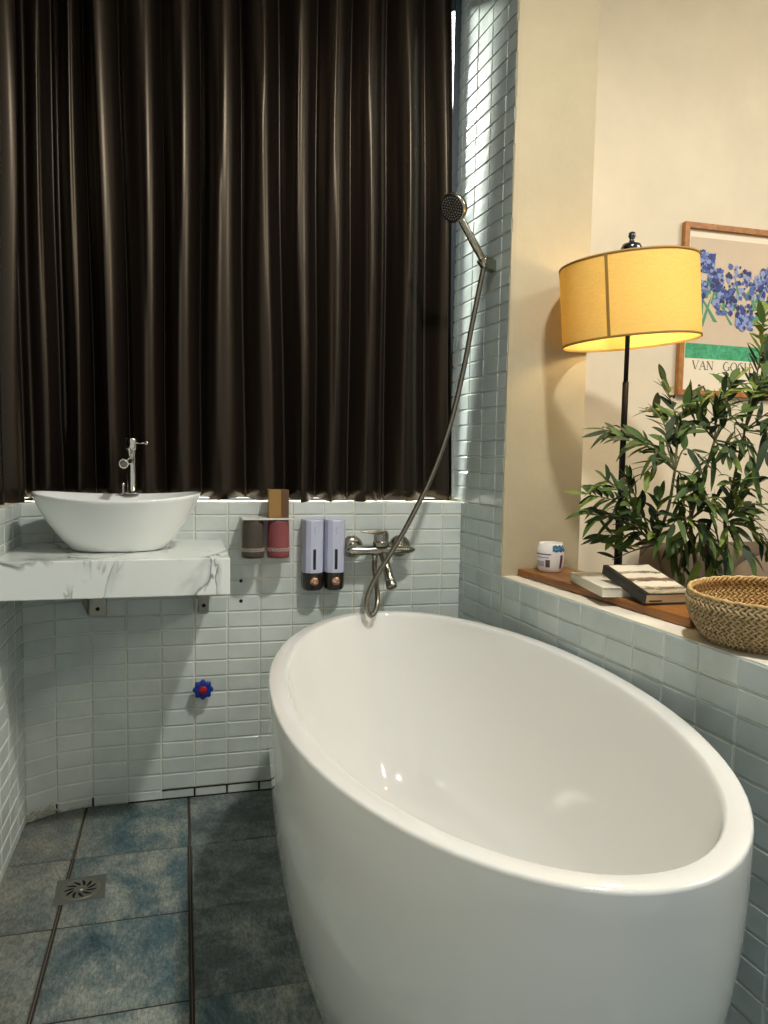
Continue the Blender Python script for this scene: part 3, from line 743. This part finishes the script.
m = MB(); m.box((-.0004,-.045,.005),(.0016,-.012,.008),0,Mt@Matrix.Translation((.0025,0,0))); m.build('page_mark', M_black, t)

# ------------------------------------------------------------------ basket
def straw(name, a, c):
    m = mat(name, a, .75); n, L, b = nodes(m); nz = noise(m, 90, 4, .7); r = ramp(m, [(.3,a),(.7,c)]); L.new(nz.outputs['Fac'], r.inputs[0]); L.new(r.outputs[0], b.inputs['Base Color']); return m
M_straw = straw('woven seagrass','87734f','bda57a')
bk = thing('basket', 'round woven seagrass basket standing on the ledge beside the books', 'basket', (1.100,-.243,LZ+.0055))
bk.rotation_euler = (.03,-.03,0)
RB, RT, HB = .108, .150, .096
def bprof(v):
    r = RB + (RT-RB)*math.sin(min(1,v*1.15)*PI/2)**.8 
    if v > .8: r -= .004*((v-.8)/.2)
    return r
def weave(inner=False):
    m = MB(); rows_ = 15; per = 76
    for i in range(rows_):
        v = (i+.5)/rows_; r = bprof(v) - (.004 if inner else 0); z = HB*v
        for j in range(per):
            an = 2*PI*(j+.5*(i%2))/per; sgn = 1
            cpt = V((r*math.cos(an), r*math.sin(an), z)); tan = V((-math.sin(an),math.cos(an),0)); rad = V((math.cos(an),math.sin(an),0))
            ln = PI*r/per*1.12; tilt = .0042*(1 if i%2 else -1)
            rs = []
            for k in range(5):
                u_ = -1+k*.5; bulge = (.0018*(1-u_*u_))*( -1 if inner else 1)
                c_ = cpt + tan*(ln*u_) + V((0,0,tilt*u_)) + rad*bulge
                hw_ = HB/rows_*.62*(1-.35*u_*u_)
                rs.append([c_+V((0,0,-hw_)), c_+rad*(.0018*(-1 if inner else 1)), c_+V((0,0,hw_)), c_-rad*(.0012*(-1 if inner else 1))])
            m.rings(rs)
    return m
wv = weave(); 
for vv in (0,): 
    wv.lathe([(RB*.98,.002),(.0,.002)], 40, cap0=False, cap1=False); wv.lathe([(RB*.99,.0),(.0,.0)], 40, cap0=False, cap1=False)
wv.lathe([(bprof(k/12)-.0025,HB*k/12) for k in range(13)], 48, cap0=False, cap1=False)
wv.build('outer_weave', M_straw, bk)
m = weave(True); 
for k in range(1,14):     # coiled rows of the bottom
    r = RB*k/14; m.tube([(r*math.cos(2*PI*i/40),r*math.sin(2*PI*i/40),.005+.0008*math.sin(i*2.6)) for i in range(41)], .0042, 6, cap=False)
m.build('inner_weave', straw('inner seagrass','97733f','c8a468'), bk)
m = MB(); n = 90; pts = [(bprof(1)*math.cos(2*PI*i/n),bprof(1)*math.sin(2*PI*i/n),HB+.001+.001*math.sin(i*2.2)) for i in range(n+1)]
m.tube(pts, .0034, 8, cap=False); m.build('rim', straw('rim seagrass','a48550','d0b27a'), bk)

# ------------------------------------------------------------------ floor lamp
LX, LY = 1.177, .408
lamp = thing('floor_lamp', 'floor lamp with a glowing yellow drum shade on a slim black pole', 'lamp', (LX,LY,0))
m = MB(); m.lathe([(.13,0),(.13,.012),(.12,.018),(.02,.022),(.0,.022)], 40, cap1=False); m.build('base', M_blackm, lamp)
m = MB(); m.tube([(0,0,.02),(0,0,.935)], .0115, 16); m.lathe([(.0115,.91),(.0145,.915),(.0145,.955),(.011,.965)], 20); m.tube([(0,0,.96),(0,0,1.30)], .0085, 14)
tl = math.radians(4.4)
vd = V((LX-CP.x, LY-CP.y,0)).normalized()
ST = Matrix.Translation((0,0,1.514))@Matrix.Rotation(-tl,4,vd)@Matrix.Rotation(math.radians(2.2),4,V((vd.y,-vd.x,0)))       # shade hangs a little crooked
m.tube([(0,0,1.30),(0,0,1.665)], .0065, 12)
m.build('pole', M_blackm, lamp)
def shade_mat():
    m = bpy.data.materials.new('linen shade'); m.use_nodes = True; nt = m.node_tree; L = nt.links
    for x in list(nt.nodes): nt.nodes.remove(x)
    out = nt.nodes.new('ShaderNodeOutputMaterial'); mix_ = nt.nodes.new('ShaderNodeMixShader'); df = nt.nodes.new('ShaderNodeBsdfDiffuse'); tr = nt.nodes.new('ShaderNodeBsdfTranslucent')
    tc = nt.nodes.new('ShaderNodeTexCoord'); cols = []
    sx = nt.nodes.new('ShaderNodeMapping'); sx.inputs['Scale'].default_value = (3,3,1); L.new(tc.outputs['Object'], sx.inputs[0])
    nz = nt.nodes.new('ShaderNodeTexNoise'); nz.inputs['Scale'].default_value = 240; nz.inputs['Detail'].default_value = 3; L.new(tc.outputs['Object'], nz.inputs['Vector'])
    mp1 = nt.nodes.new('ShaderNodeMapping'); mp1.inputs['Scale'].default_value = (.25,.25,3); L.new(tc.outputs['Object'], mp1.inputs[0])
    nz2 = nt.nodes.new('ShaderNodeTexNoise'); nz2.inputs['Scale'].default_value = 170; nz2.inputs['Detail'].default_value = 2; L.new(mp1.outputs[0], nz2.inputs['Vector'])
    ad = nt.nodes.new('ShaderNodeMath'); ad.operation = 'ADD'; L.new(nz.outputs['Fac'], ad.inputs[0]); L.new(nz2.outputs['Fac'], ad.inputs[1])
    r = nt.nodes.new('ShaderNodeValToRGB'); r.color_ramp.elements[0].position = .40; r.color_ramp.elements[0].color = lin('bd8526'); r.color_ramp.elements[1].position = .62; r.color_ramp.elements[1].color = lin('e8b750')
    hf = nt.nodes.new('ShaderNodeMath'); hf.operation = 'MULTIPLY'; hf.inputs[1].default_value = .5; L.new(ad.outputs[0], hf.inputs[0]); L.new(hf.outputs[0], r.inputs[0])
    df.inputs[0].default_value = lin('dfc274'); L.new(r.outputs[0], tr.inputs[0]); mix_.inputs[0].default_value = .25
    L.new(df.outputs[0], mix_.inputs[1]); L.new(tr.outputs[0], mix_.inputs[2]); L.new(mix_.outputs[0], out.inputs[0]); return m
SR, SH = .184, .214
m = MB(); m.lathe([(SR,-SH/2),(SR,-SH/4),(SR,0),(SR,SH/4),(SR,SH/2)], 72, M=ST, cap0=False, cap1=False)
m.build('lamp_shade', shade_mat(), lamp)
M_trim = mat('shade trim','8a6a2c',.7)
m = MB()
for z0, z1 in ((-SH/2-.001,-SH/2+.005),(SH/2-.005,SH/2+.001)): m.lathe([(SR-.0012,z0),(SR+.0012,z0),(SR+.0012,z1),(SR-.0012,z1),(SR-.0012,z0)], 72, M=ST, cap0=False, cap1=False)
m.build('shade_trim', M_trim, lamp)
va = math.atan2(CP.y-LY, CP.x-LX)-.30
m = MB(); rs = []
for z in (-SH/2,SH/2): 
    rs.append([ST@V(((SR+rr)*math.cos(va+a_),(SR+rr)*math.sin(va+a_),z)) for rr,a_ in ((.0005,-.022),(.0018,-.02),(.0018,.02),(.0005,.022))])
m.rings(rs, smooth=False); m.build('shade_seam', M_trim, lamp)
m = MB()
for k in range(3): 
    an = va+1+2*PI*k/3; m.tube([ST@V((.006*math.cos(an),.006*math.sin(an),SH/2-.012)), ST@V((SR*math.cos(an),SR*math.sin(an),SH/2-.004))], .0016, 6)
m.build('spider', M_blackm, lamp)
m = MB(); m.lathe([(.0065,1.622),(.026,1.630),(.029,1.664),(.024,1.674),(.008,1.679),(.006,1.688),(.010,1.694),(.009,1.705),(0,1.709)], 24, cap0=False, cap1=False); m.build('finial', mat('dark chrome','5a5f66',.15,1), lamp)
def emis(name, col, s):
    m = mat(name, '000000', .5); b = m.node_tree.nodes['Principled BSDF']; b.inputs['Emission Color'].default_value = (*col,1); b.inputs['Emission Strength'].default_value = s; return m
m = MB(); m.lathe([(.0,-.033),(.018,-.028),(.03,-.01),(.03,.006),(.02,.024),(.013,.034),(.013,.05)], 24, M=Matrix.Translation((.045,0,1.50)), cap0=False)
blb = m.build('bulb', emis('bulb glow',(1,.76,.42), 66), lamp)
m = MB(); m.tube([(0,0,1.58),(.045,0,1.58),(.045,0,1.545)], .009, 12); m.build('socket', M_blackm, lamp)

# ------------------------------------------------------------------ framed picture
PY = .9
px0, px1, pz0, pz1 = 1.690, 2.120, 1.318, 1.922
pic = thing('framed_poster', 'oak framed poster of blue blooms and green strip on the cream wall', 'picture', ((px0+px1)/2,PY,pz0))
fw = .020; yo = PY-.001; yi = PY-.022
m = MB()
def mit(pts_o, pts_i):
    pass
O = [(px0,pz0),(px1,pz0),(px1,pz1),(px0,pz1)]; I = [(px0+fw,pz0+fw),(px1-fw,pz0+fw),(px1-fw,pz1-fw),(px0+fw,pz1-fw)]
for i in range(4):
    j = (i+1)%4
    vs = [(O[i][0],yo,O[i][1]),(O[j][0],yo,O[j][1]),(I[j][0],yo,I[j][1]),(I[i][0],yo,I[i][1])]
    vs += [(x,yi,z) for x,_,z in vs]
    m.add(vs, [(0,1,2,3),(4,5,6,7),(0,1,5,4),(2,3,7,6),(1,2,6,5),(3,0,4,7)])
o = m.build('picture_frame', M_frame, None, bevel=.001); place(pic,o)
m = MB(); m.box((px0+fw-.002,PY-.008,pz0+fw-.002),(px1-fw+.002,PY-.004,pz1-fw+.002)); o = m.build('paper', mat('poster paper','e3d8c0',.6)); place(pic,o)
ix0, ix1 = px0+fw+.012, px1-fw-.010; iz0, iz1 = 1.452, 1.876
W_ = ix1-ix0
def flat(m, pts, y, mi=0): m.add([(x,y,z) for x,z in pts], [tuple(range(len(pts)))], mi)
m = MB(); flat(m, [(ix0,iz0),(ix1,iz0),(ix1,iz1),(ix0,iz1)], PY-.0083); o = m.build('printed_ground', plaster('pinkish grey print','cdbba2',.02)); place(pic,o)
m = MB(); flat(m, [(ix0,iz0),(ix1,iz0-.001),(ix1,iz0+.05),(ix0,iz0+.053)], PY-.0086)
mg = mat('green print','2f9a66',.6); nzg = noise(mg,70,4,.7); rg = ramp(mg,[(.3,'1f7c4e'),(.7,'4fb184')]); mg.node_tree.links.new(nzg.outputs['Fac'],rg.inputs[0]); mg.node_tree.links.new(rg.outputs[0],mg.node_tree.nodes['Principled BSDF'].inputs['Base Color'])
o = m.build('green_strip', mg); place(pic,o)
# loose abstract strokes: green blades and blue dabs
rp = random.Random(21)
m = MB()
for k in range(26):
    x = ix0+W_*rp.uniform(.15,.9); z = rp.uniform(iz0+.10,iz0+.24); a_ = rp.uniform(-.7,.7); l_ = rp.uniform(.05,.12); w_ = rp.uniform(.004,.010)
    dx, dz = math.sin(a_)*l_, math.cos(a_)*l_
    flat(m, [(x-w_,z),(x+w_,z),(x+w_*.7+dx*.6,z+dz*.6),(x+dx,z+dz),(x-w_*.7+dx*.6,z+dz*.6)], PY-.0089-.00002*k)
o = m.build('green_dabs', mat('leaf green print','4c8a63',.6)); place(pic,o)
bm_ = [mat('blue print a','2c3f85',.6),mat('blue print b','4a62a0',.6),mat('blue print c','232c5c',.6),mat('blue print d','8592bd',.6)]
kk = 0
cl = [(.20,.80,.05),(.55,.62,.11),(.80,.60,.09),(.10,.56,.06),(.40,.50,.07),(.92,.72,.05),(.66,.36,.06),(.30,.66,.05)]
for (u_,v_,sp) in cl:
    m = MB()
    for k in range(64):
        gx, gz = [max(-1.5,min(1.5,rp.gauss(0,1))) for _ in range(2)]; x = ix0+W_*u_+gx*sp*.36; z = iz0+(iz1-iz0)*v_+gz*sp*.42
        if not (ix0+.006 < x < ix1-.006 and iz0+.06 < z < iz1-.01): continue
        s = rp.uniform(.005,.013); n_ = 6; a0 = rp.uniform(0,6); kk += 1
        flat(m, [(x+s*rp.uniform(.6,1.2)*math.cos(a0+2*PI*i/n_), z+s*rp.uniform(.6,1.2)*math.sin(a0+2*PI*i/n_)) for i in range(n_)], PY-.0096-.000004*kk, rp.randrange(4))
    o = m.build('bloom', bm_); place(pic,o)

# lettering
def letters(txt, x, z, h, mt, name):
    m = MB(); y = PY-.0088
    def st(x0,z0,x1,z1,w):
        d = V((x1-x0,z1-z0)); n_ = V((-d.y,d.x)).normalized()*w/2
        flat(m, [(x0-n_.x,z0-n_.y),(x1-n_.x,z1-n_.y),(x1+n_.x,z1+n_.y),(x0+n_.x,z0+n_.y)], y)
    T, t_ = h*.13, h*.05
    for ch in txt:
        if ch == 'V': st(x,z+h,x+.38*h,z,T); st(x+.78*h,z+h,x+.40*h,z,t_); st(x-.1*h,z+h,x+.16*h,z+h,t_); st(x+.64*h,z+h,x+.9*h,z+h,t_); x += 1.0*h
        elif ch == 'A': st(x,z,x+.38*h,z+h,t_); st(x+.40*h,z+h,x+.80*h,z,T); st(x+.15*h,z+.38*h,x+.62*h,z+.38*h,t_); st(x-.1*h,z,x+.14*h,z,t_); st(x+.64*h,z,x+.95*h,z,t_); x += 1.08*h
        elif ch == 'N': st(x,z,x,z+h,t_); st(x,z+h,x+.7*h,z,T); st(x+.7*h,z,x+.7*h,z+h,t_); st(x-.12*h,z,x+.12*h,z,t_); st(x-.16*h,z+h,x+.06*h,z+h,t_); st(x+.58*h,z+h,x+.82*h,z+h,t_); x += 1.1*h
        elif ch == 'H':
            for q in (0,.66): st(x+q*h,z,x+q*h,z+h,T); st(x+(q-.14)*h,z,x+(q+.14)*h,z,t_); st(x+(q-.14)*h,z+h,x+(q+.14)*h,z+h,t_)
            st(x,z+.5*h,x+.66*h,z+.5*h,t_); x += 1.0*h
        elif ch in 'GO':
            n_ = 26; c0 = (x+.42*h,z+.5*h)
            a0, a1 = ((.16,.90) if ch == 'G' else (0,1))
            for i in range(n_):
                p = [2*PI*(a0+(a1-a0)*q/n_) for q in (i,i+1)]
                w_ = t_+(T-t_)*abs(math.cos(sum(p)/2)); st(c0[0]+.42*h*math.cos(p[0]),c0[1]+.52*h*math.sin(p[0]),c0[0]+.42*h*math.cos(p[1]),c0[1]+.52*h*math.sin(p[1]),w_)
            if ch == 'G': st(c0[0]+.36*h,z+.05*h,c0[0]+.36*h,z+.42*h,T); st(c0[0]+.2*h,z+.43*h,c0[0]+.5*h,z+.43*h,t_)
            x += 1.04*h
        else: x += .5*h
    o = m.build(name, mt); place(pic,o)
ink = mat('brown ink','3a2c24',.6)
letters('VAN', ix0+.034, 1.413, .030, ink, 'lettering'); letters('GOGH', ix0+.165, 1.413, .030, ink, 'lettering')

# ------------------------------------------------------------------ sofa
M_sofa = fabric_mat('taupe fabric','625549',.85)
sofa = thing('sofa', 'taupe fabric sofa standing behind the plant against the cream wall', 'sofa', (2.15,.60,0))
def rbox(lo, hi, mt, par, name, bv=.03): 
    m = MB(); m.box(lo, hi); o = m.build(name, mt, par, bevel=bv, seg=4)
    for p in o.data.polygons: p.use_smooth = True
    return o
rbox((-.60,.06,.06),(1.0,.28,.790),M_sofa,sofa,'backrest',.03)
rbox((-.475,-.45,.06),(1.0,.055,.34),M_sofa,sofa,'seat_base',.02)
rbox((-.475,-.45,.345),(1.0,.05,.46),M_sofa,sofa,'seat_cushion',.04)
rbox((-.60,-.45,.06),(-.48,.055,.60),M_sofa,sofa,'armrest',.035)
for x in (-.55,.95):
    for y in (-.4,.22):
        m = MB(); m.lathe([(.016,0),(.022,.06)],12,M=Matrix.Translation((x,y,0))); m.build('leg', M_blackm, sofa)
# round cushion
cp = atd(743,562,2.12)
m = MB(); prf = [(0,-.05)]+[(.155*max(0,math.cos(t_))**.5,.05*math.sin(t_)) for t_ in [(-1.45+.29*i) for i in range(11)]]+[(0,.0495)]
cu_p = V((1.86,.585,.622))
m.lathe(prf, 28, M=frame(cu_p,(-.05,-.97,.25)), cap0=False, cap1=False)
tag(m.build('cushion', fabric_mat('light taupe fabric','8c7b67',.8)), 'light taupe round cushion resting on the sofa behind the plant', 'cushion')
m_ = bpy.data.objects['cushion']

# ------------------------------------------------------------------ plant
PX, PYp = 1.36, .17
plant = thing('olive_plant', 'tall leafy green plant spreading in front of the lamp pole and poster', 'plant', (PX,PYp,0))
m = MB(); m.lathe([(.10,0),(.105,.01),(.135,.24),(.142,.28),(.142,.30),(.130,.30),(.125,.27),(.0,.265)], 40, cap1=False); m.build('pot', mat('dark grey pot','3a3733',.6), plant)
m = MB(); m.lathe([(.0,.272),(.124,.270)], 30, cap0=False, cap1=False); m.build('soil', mat('soil','1f1710',.95), plant)
base = V((PX,PYp,.27))
D0 = 1.93
hubs = [atd(655,545,1.96), atd(690,520,1.96), atd(725,520,1.99), atd(675,470,1.92), atd(715,440,1.97), atd(745,430,2.0)]
stems = MB(); leaves = MB(); rl = random.Random(5)
def stem(pts, r0, r1, n=8):
    c = bez(pts, n); stems.tube(c, [r0+(r1-r0)*i/(len(c)-1) for i in range(len(c))], 7); return c
for h in hubs[:3]:
    mid = base.lerp(h,.5)+V((rl.uniform(-.02,.02),rl.uniform(-.02,.02),0)); stem([base+V((rl.uniform(-.02,.02),rl.uniform(-.02,.02),0)),mid,h],.007,.0045)
stem([hubs[0],hubs[0].lerp(hubs[3],.5)+V((.01,0,0)),hubs[3]],.0045,.0035); stem([hubs[1],hubs[4]],.0045,.0035); stem([hubs[2],hubs[5]],.0045,.003)
def leaf(p, d, up, L_, W_, mi):
    d = d.normalized(); s = d.cross(up)
    if s.length < .05: s = d.orthogonal()
    s.normalize(); nrm = s.cross(d).normalized(); rs_v = []; K = 6
    droop = rl.uniform(-.1,.55); bend = rl.uniform(-.25,.25)
    vs = []
    for k in range(K+1):
        u_ = k/K; w_ = W_*(math.sin(PI*min(1,u_*.93+.05))**.65)*(1-.25*u_) if 0<k<K else .0004
        c = p + d*(L_*u_) - nrm*0 + V((0,0,-1))*(droop*L_*u_*u_) + s*(bend*L_*u_*u_)
        vs += [c - s*w_ + nrm*(w_*.22), c, c + s*w_ + nrm*(w_*.22)]
    fs = []
    for k in range(K):
        o = k*3; fs += [(o,o+1,o+4,o+3),(o+1,o+2,o+5,o+4)]
    leaves.add(vs, fs, mi, True)
tips = [  # (hub, pixel tip, depth)
 (0,590,513,1.84),(0,588,494,1.90),(0,606,480,1.80),(0,628,480,1.86),(0,604,535,1.88),(0,612,560,1.90),(0,640,556,1.93),(0,632,515,1.80),(0,660,500,1.82),
 (3,606,430,1.92),(3,622,440,1.86),(3,640,478,1.82),(3,652,410,1.95),(3,664,382,1.96),(3,690,400,1.90),(3,668,440,1.84),(3,700,455,1.84),
 (1,680,575,1.92),(1,700,560,1.90),(1,715,545,1.88),(1,690,480,1.85),(1,668,530,1.86),
 (4,705,392,1.97),(4,728,378,2.0),(4,700,400,1.92),(4,735,380,1.92),(4,745,410,1.90),(4,690,425,1.92),(4,728,455,1.88),
 (5,765,312,2.02),(5,775,350,2.0),(5,785,385,1.98),(5,770,420,1.92),(5,790,440,1.95),(5,752,465,1.90),(5,762,380,1.95),
 (2,740,500,1.90),(2,765,480,1.92),(2,785,505,1.95),(2,772,535,1.92),(2,750,556,1.92),(2,728,560,1.90),(2,780,555,1.98),(2,735,478,1.86),(1,720,585,1.94),(2,700,500,1.84),
 (1,702,500,1.90),(1,682,492,1.88),(1,712,522,1.90),(4,702,470,1.92),(3,682,505,1.86),(1,668,560,1.94),(2,715,500,1.92),(5,735,440,1.9),(1,695,545,1.92),
 (0,648,530,1.84),(3,655,455,1.80),(4,715,420,1.85),(5,770,450,1.87)]
for (hi, tx_, ty_, D) in tips:
    if hi in (0,3): D += .09
    else: D += .04
    h = hubs[hi]; T = atd(tx_,ty_,D); L_ = (T-h).length
    mid = h.lerp(T,.5)+V((rl.uniform(-.02,.02),rl.uniform(-.02,.02),rl.uniform(.0,.04)))
    c = stem([h,mid,T],.0028,.0009,7)
    n_ = max(7,int(L_/.0102)); up0 = V((rl.uniform(-.3,.3),rl.uniform(-1,-.2),rl.uniform(.3,1)))
    for k in range(n_):
        u_ = .22+.78*k/(n_-1); i = min(len(c)-2,int(u_*(len(c)-1))); p = c[i].lerp(c[i+1],u_*(len(c)-1)-i) if u_<1 else c[-1]
        dr = (c[i+1]-c[i]).normalized(); side = dr.cross(up0).normalized()*(1 if k%2 else -1)
        rot = Matrix.Rotation(rl.uniform(-1.0,1.0),3,dr); side = rot@side
        sp = rl.uniform(.5,1.25) if k < n_-1 else .15
        d = dr + side*sp + V((rl.uniform(-.2,.2),rl.uniform(-.2,.2),rl.uniform(-.2,.25)))
        LL = rl.uniform(.046,.078)
        tip_ = p+d.normalized()*LL
        # keep leaves off the ledge, the pole and the wall behind
        if tip_.z < .845 and tip_.x < 1.24: continue
        if (V((tip_.x-LX,tip_.y-LY))).length < .025 or tip_.x < 1.17 and tip_.y > .58: continue
        leaf(p, d, V((rl.uniform(-.6,.6),rl.uniform(-.9,.1),1)), LL, rl.uniform(.0078,.0122), rl.choice((0,0,1,1,2)))
def shift(m): m.v = [(x-PX,y-PYp,z) for x,y,z in m.v]; return m
shift(stems).build('stems', mat('green brown stem','4d4a26',.7), plant)
lm = [mat('leaf dark','26371a',.6,Specular_IOR_Level=.3),mat('leaf mid','415722',.6,Specular_IOR_Level=.3),mat('leaf light','6d7d34',.6,Specular_IOR_Level=.3)]
shift(leaves).build('foliage', lm, plant)

# ------------------------------------------------------------------ lights
def area(name, loc, target, size, power, col, shape='DISK', sy=None):
    l = bpy.data.lights.new(name,'AREA'); l.shape = shape; l.size = size; l.energy = power; l.color = col
    if sy: l.size_y = sy
    o = bpy.data.objects.new(name, l); C.objects.link(o); o.location = loc
    o.rotation_euler = (V(target)-V(loc)).to_track_quat('-Z','Y').to_euler(); return o
# ceiling fixture of the bathroom
CLx, CLy = .80, -.50
cl_ = thing('ceiling_light', 'round flat ceiling light above the bathtub', 'ceiling light', (CLx,CLy,2.75))
m = MB(); m.lathe([(.11,0),(.11,-.03),(.10,-.034),(.088,-.034),(.088,-.028)], 40); m.build('housing', mat('white housing','e0e0dc',.4), cl_)
m = MB(); m.lathe([(0,-.0345),(.086,-.0345)], 32, cap0=False, cap1=False); m.build('diffuser', emis('light diffuser',(1,.93,.82),3.0), cl_)
area('ceiling_lamp', (CLx,CLy,2.70), (CLx,CLy,0), .13, 37, (1,.97,.91))
area('room_lamp', (2.55,-.55,2.70), (2.3,.6,.6), 1.2, 52, (1,.92,.80))
sun = bpy.data.lights.new('sun','SUN'); sun.energy = 24; sun.angle = math.radians(8); sun.color = (1,1,.90)
so = bpy.data.objects.new('sun', sun); C.objects.link(so)
so.rotation_euler = V((.32,-1,-.45)).to_track_quat('-Z','Y').to_euler()
w = bpy.data.worlds.new('world'); S.world = w; w.use_nodes = True
bg = w.node_tree.nodes['Background']; bg.inputs[0].default_value = (.90,.97,1,1); bg.inputs[1].default_value = .50

vs = S.view_settings; vs.view_transform = 'Standard'; vs.look = 'None'; vs.gamma = 1; vs.exposure = 0; vs.use_curve_mapping = False

# pieces of parts hang on their part
def under(child, parent):
    for t in [o for o in C.objects if o.parent is None]:
        ps = [c for c in t.children if c.name.split('.')[0] == parent]
        cs = [c for c in t.children if c.name.split('.')[0] == child]
        if not ps: continue
        for i, c in enumerate(cs): c.parent = ps[min(i,len(ps)-1)] if len(ps) > 1 else ps[0]
for c, p in (('screw','wall_plate'),('shade_trim','lamp_shade'),('shade_seam','lamp_shade'),('finial','pole'),('aerator','spout'),('push_button','base'),
             ('level_window','tank'),('script_mark','tank'),('centre_cap','hand_wheel'),('embossed_band','cup'),('spray_face','head'),('nozzles','head'),('mark','bowl'),
             ('drain_cap','bowl'),('slots','grate'),('cover_print','cover'),('page_mark','pages'),('side_face','case'),
             ('violet_band','shell'),('violet_line','shell'),('dark_panel','shell'),('pale_panel','shell'),('blue_flourish','shell'),('plum_streak','shell'),('teal_spot','shell'),
             ('printed_ground','paper'),('green_strip','paper'),('green_dabs','paper'),('bloom','paper'),('lettering','paper'),('soil','pot')):
    under(c, p)
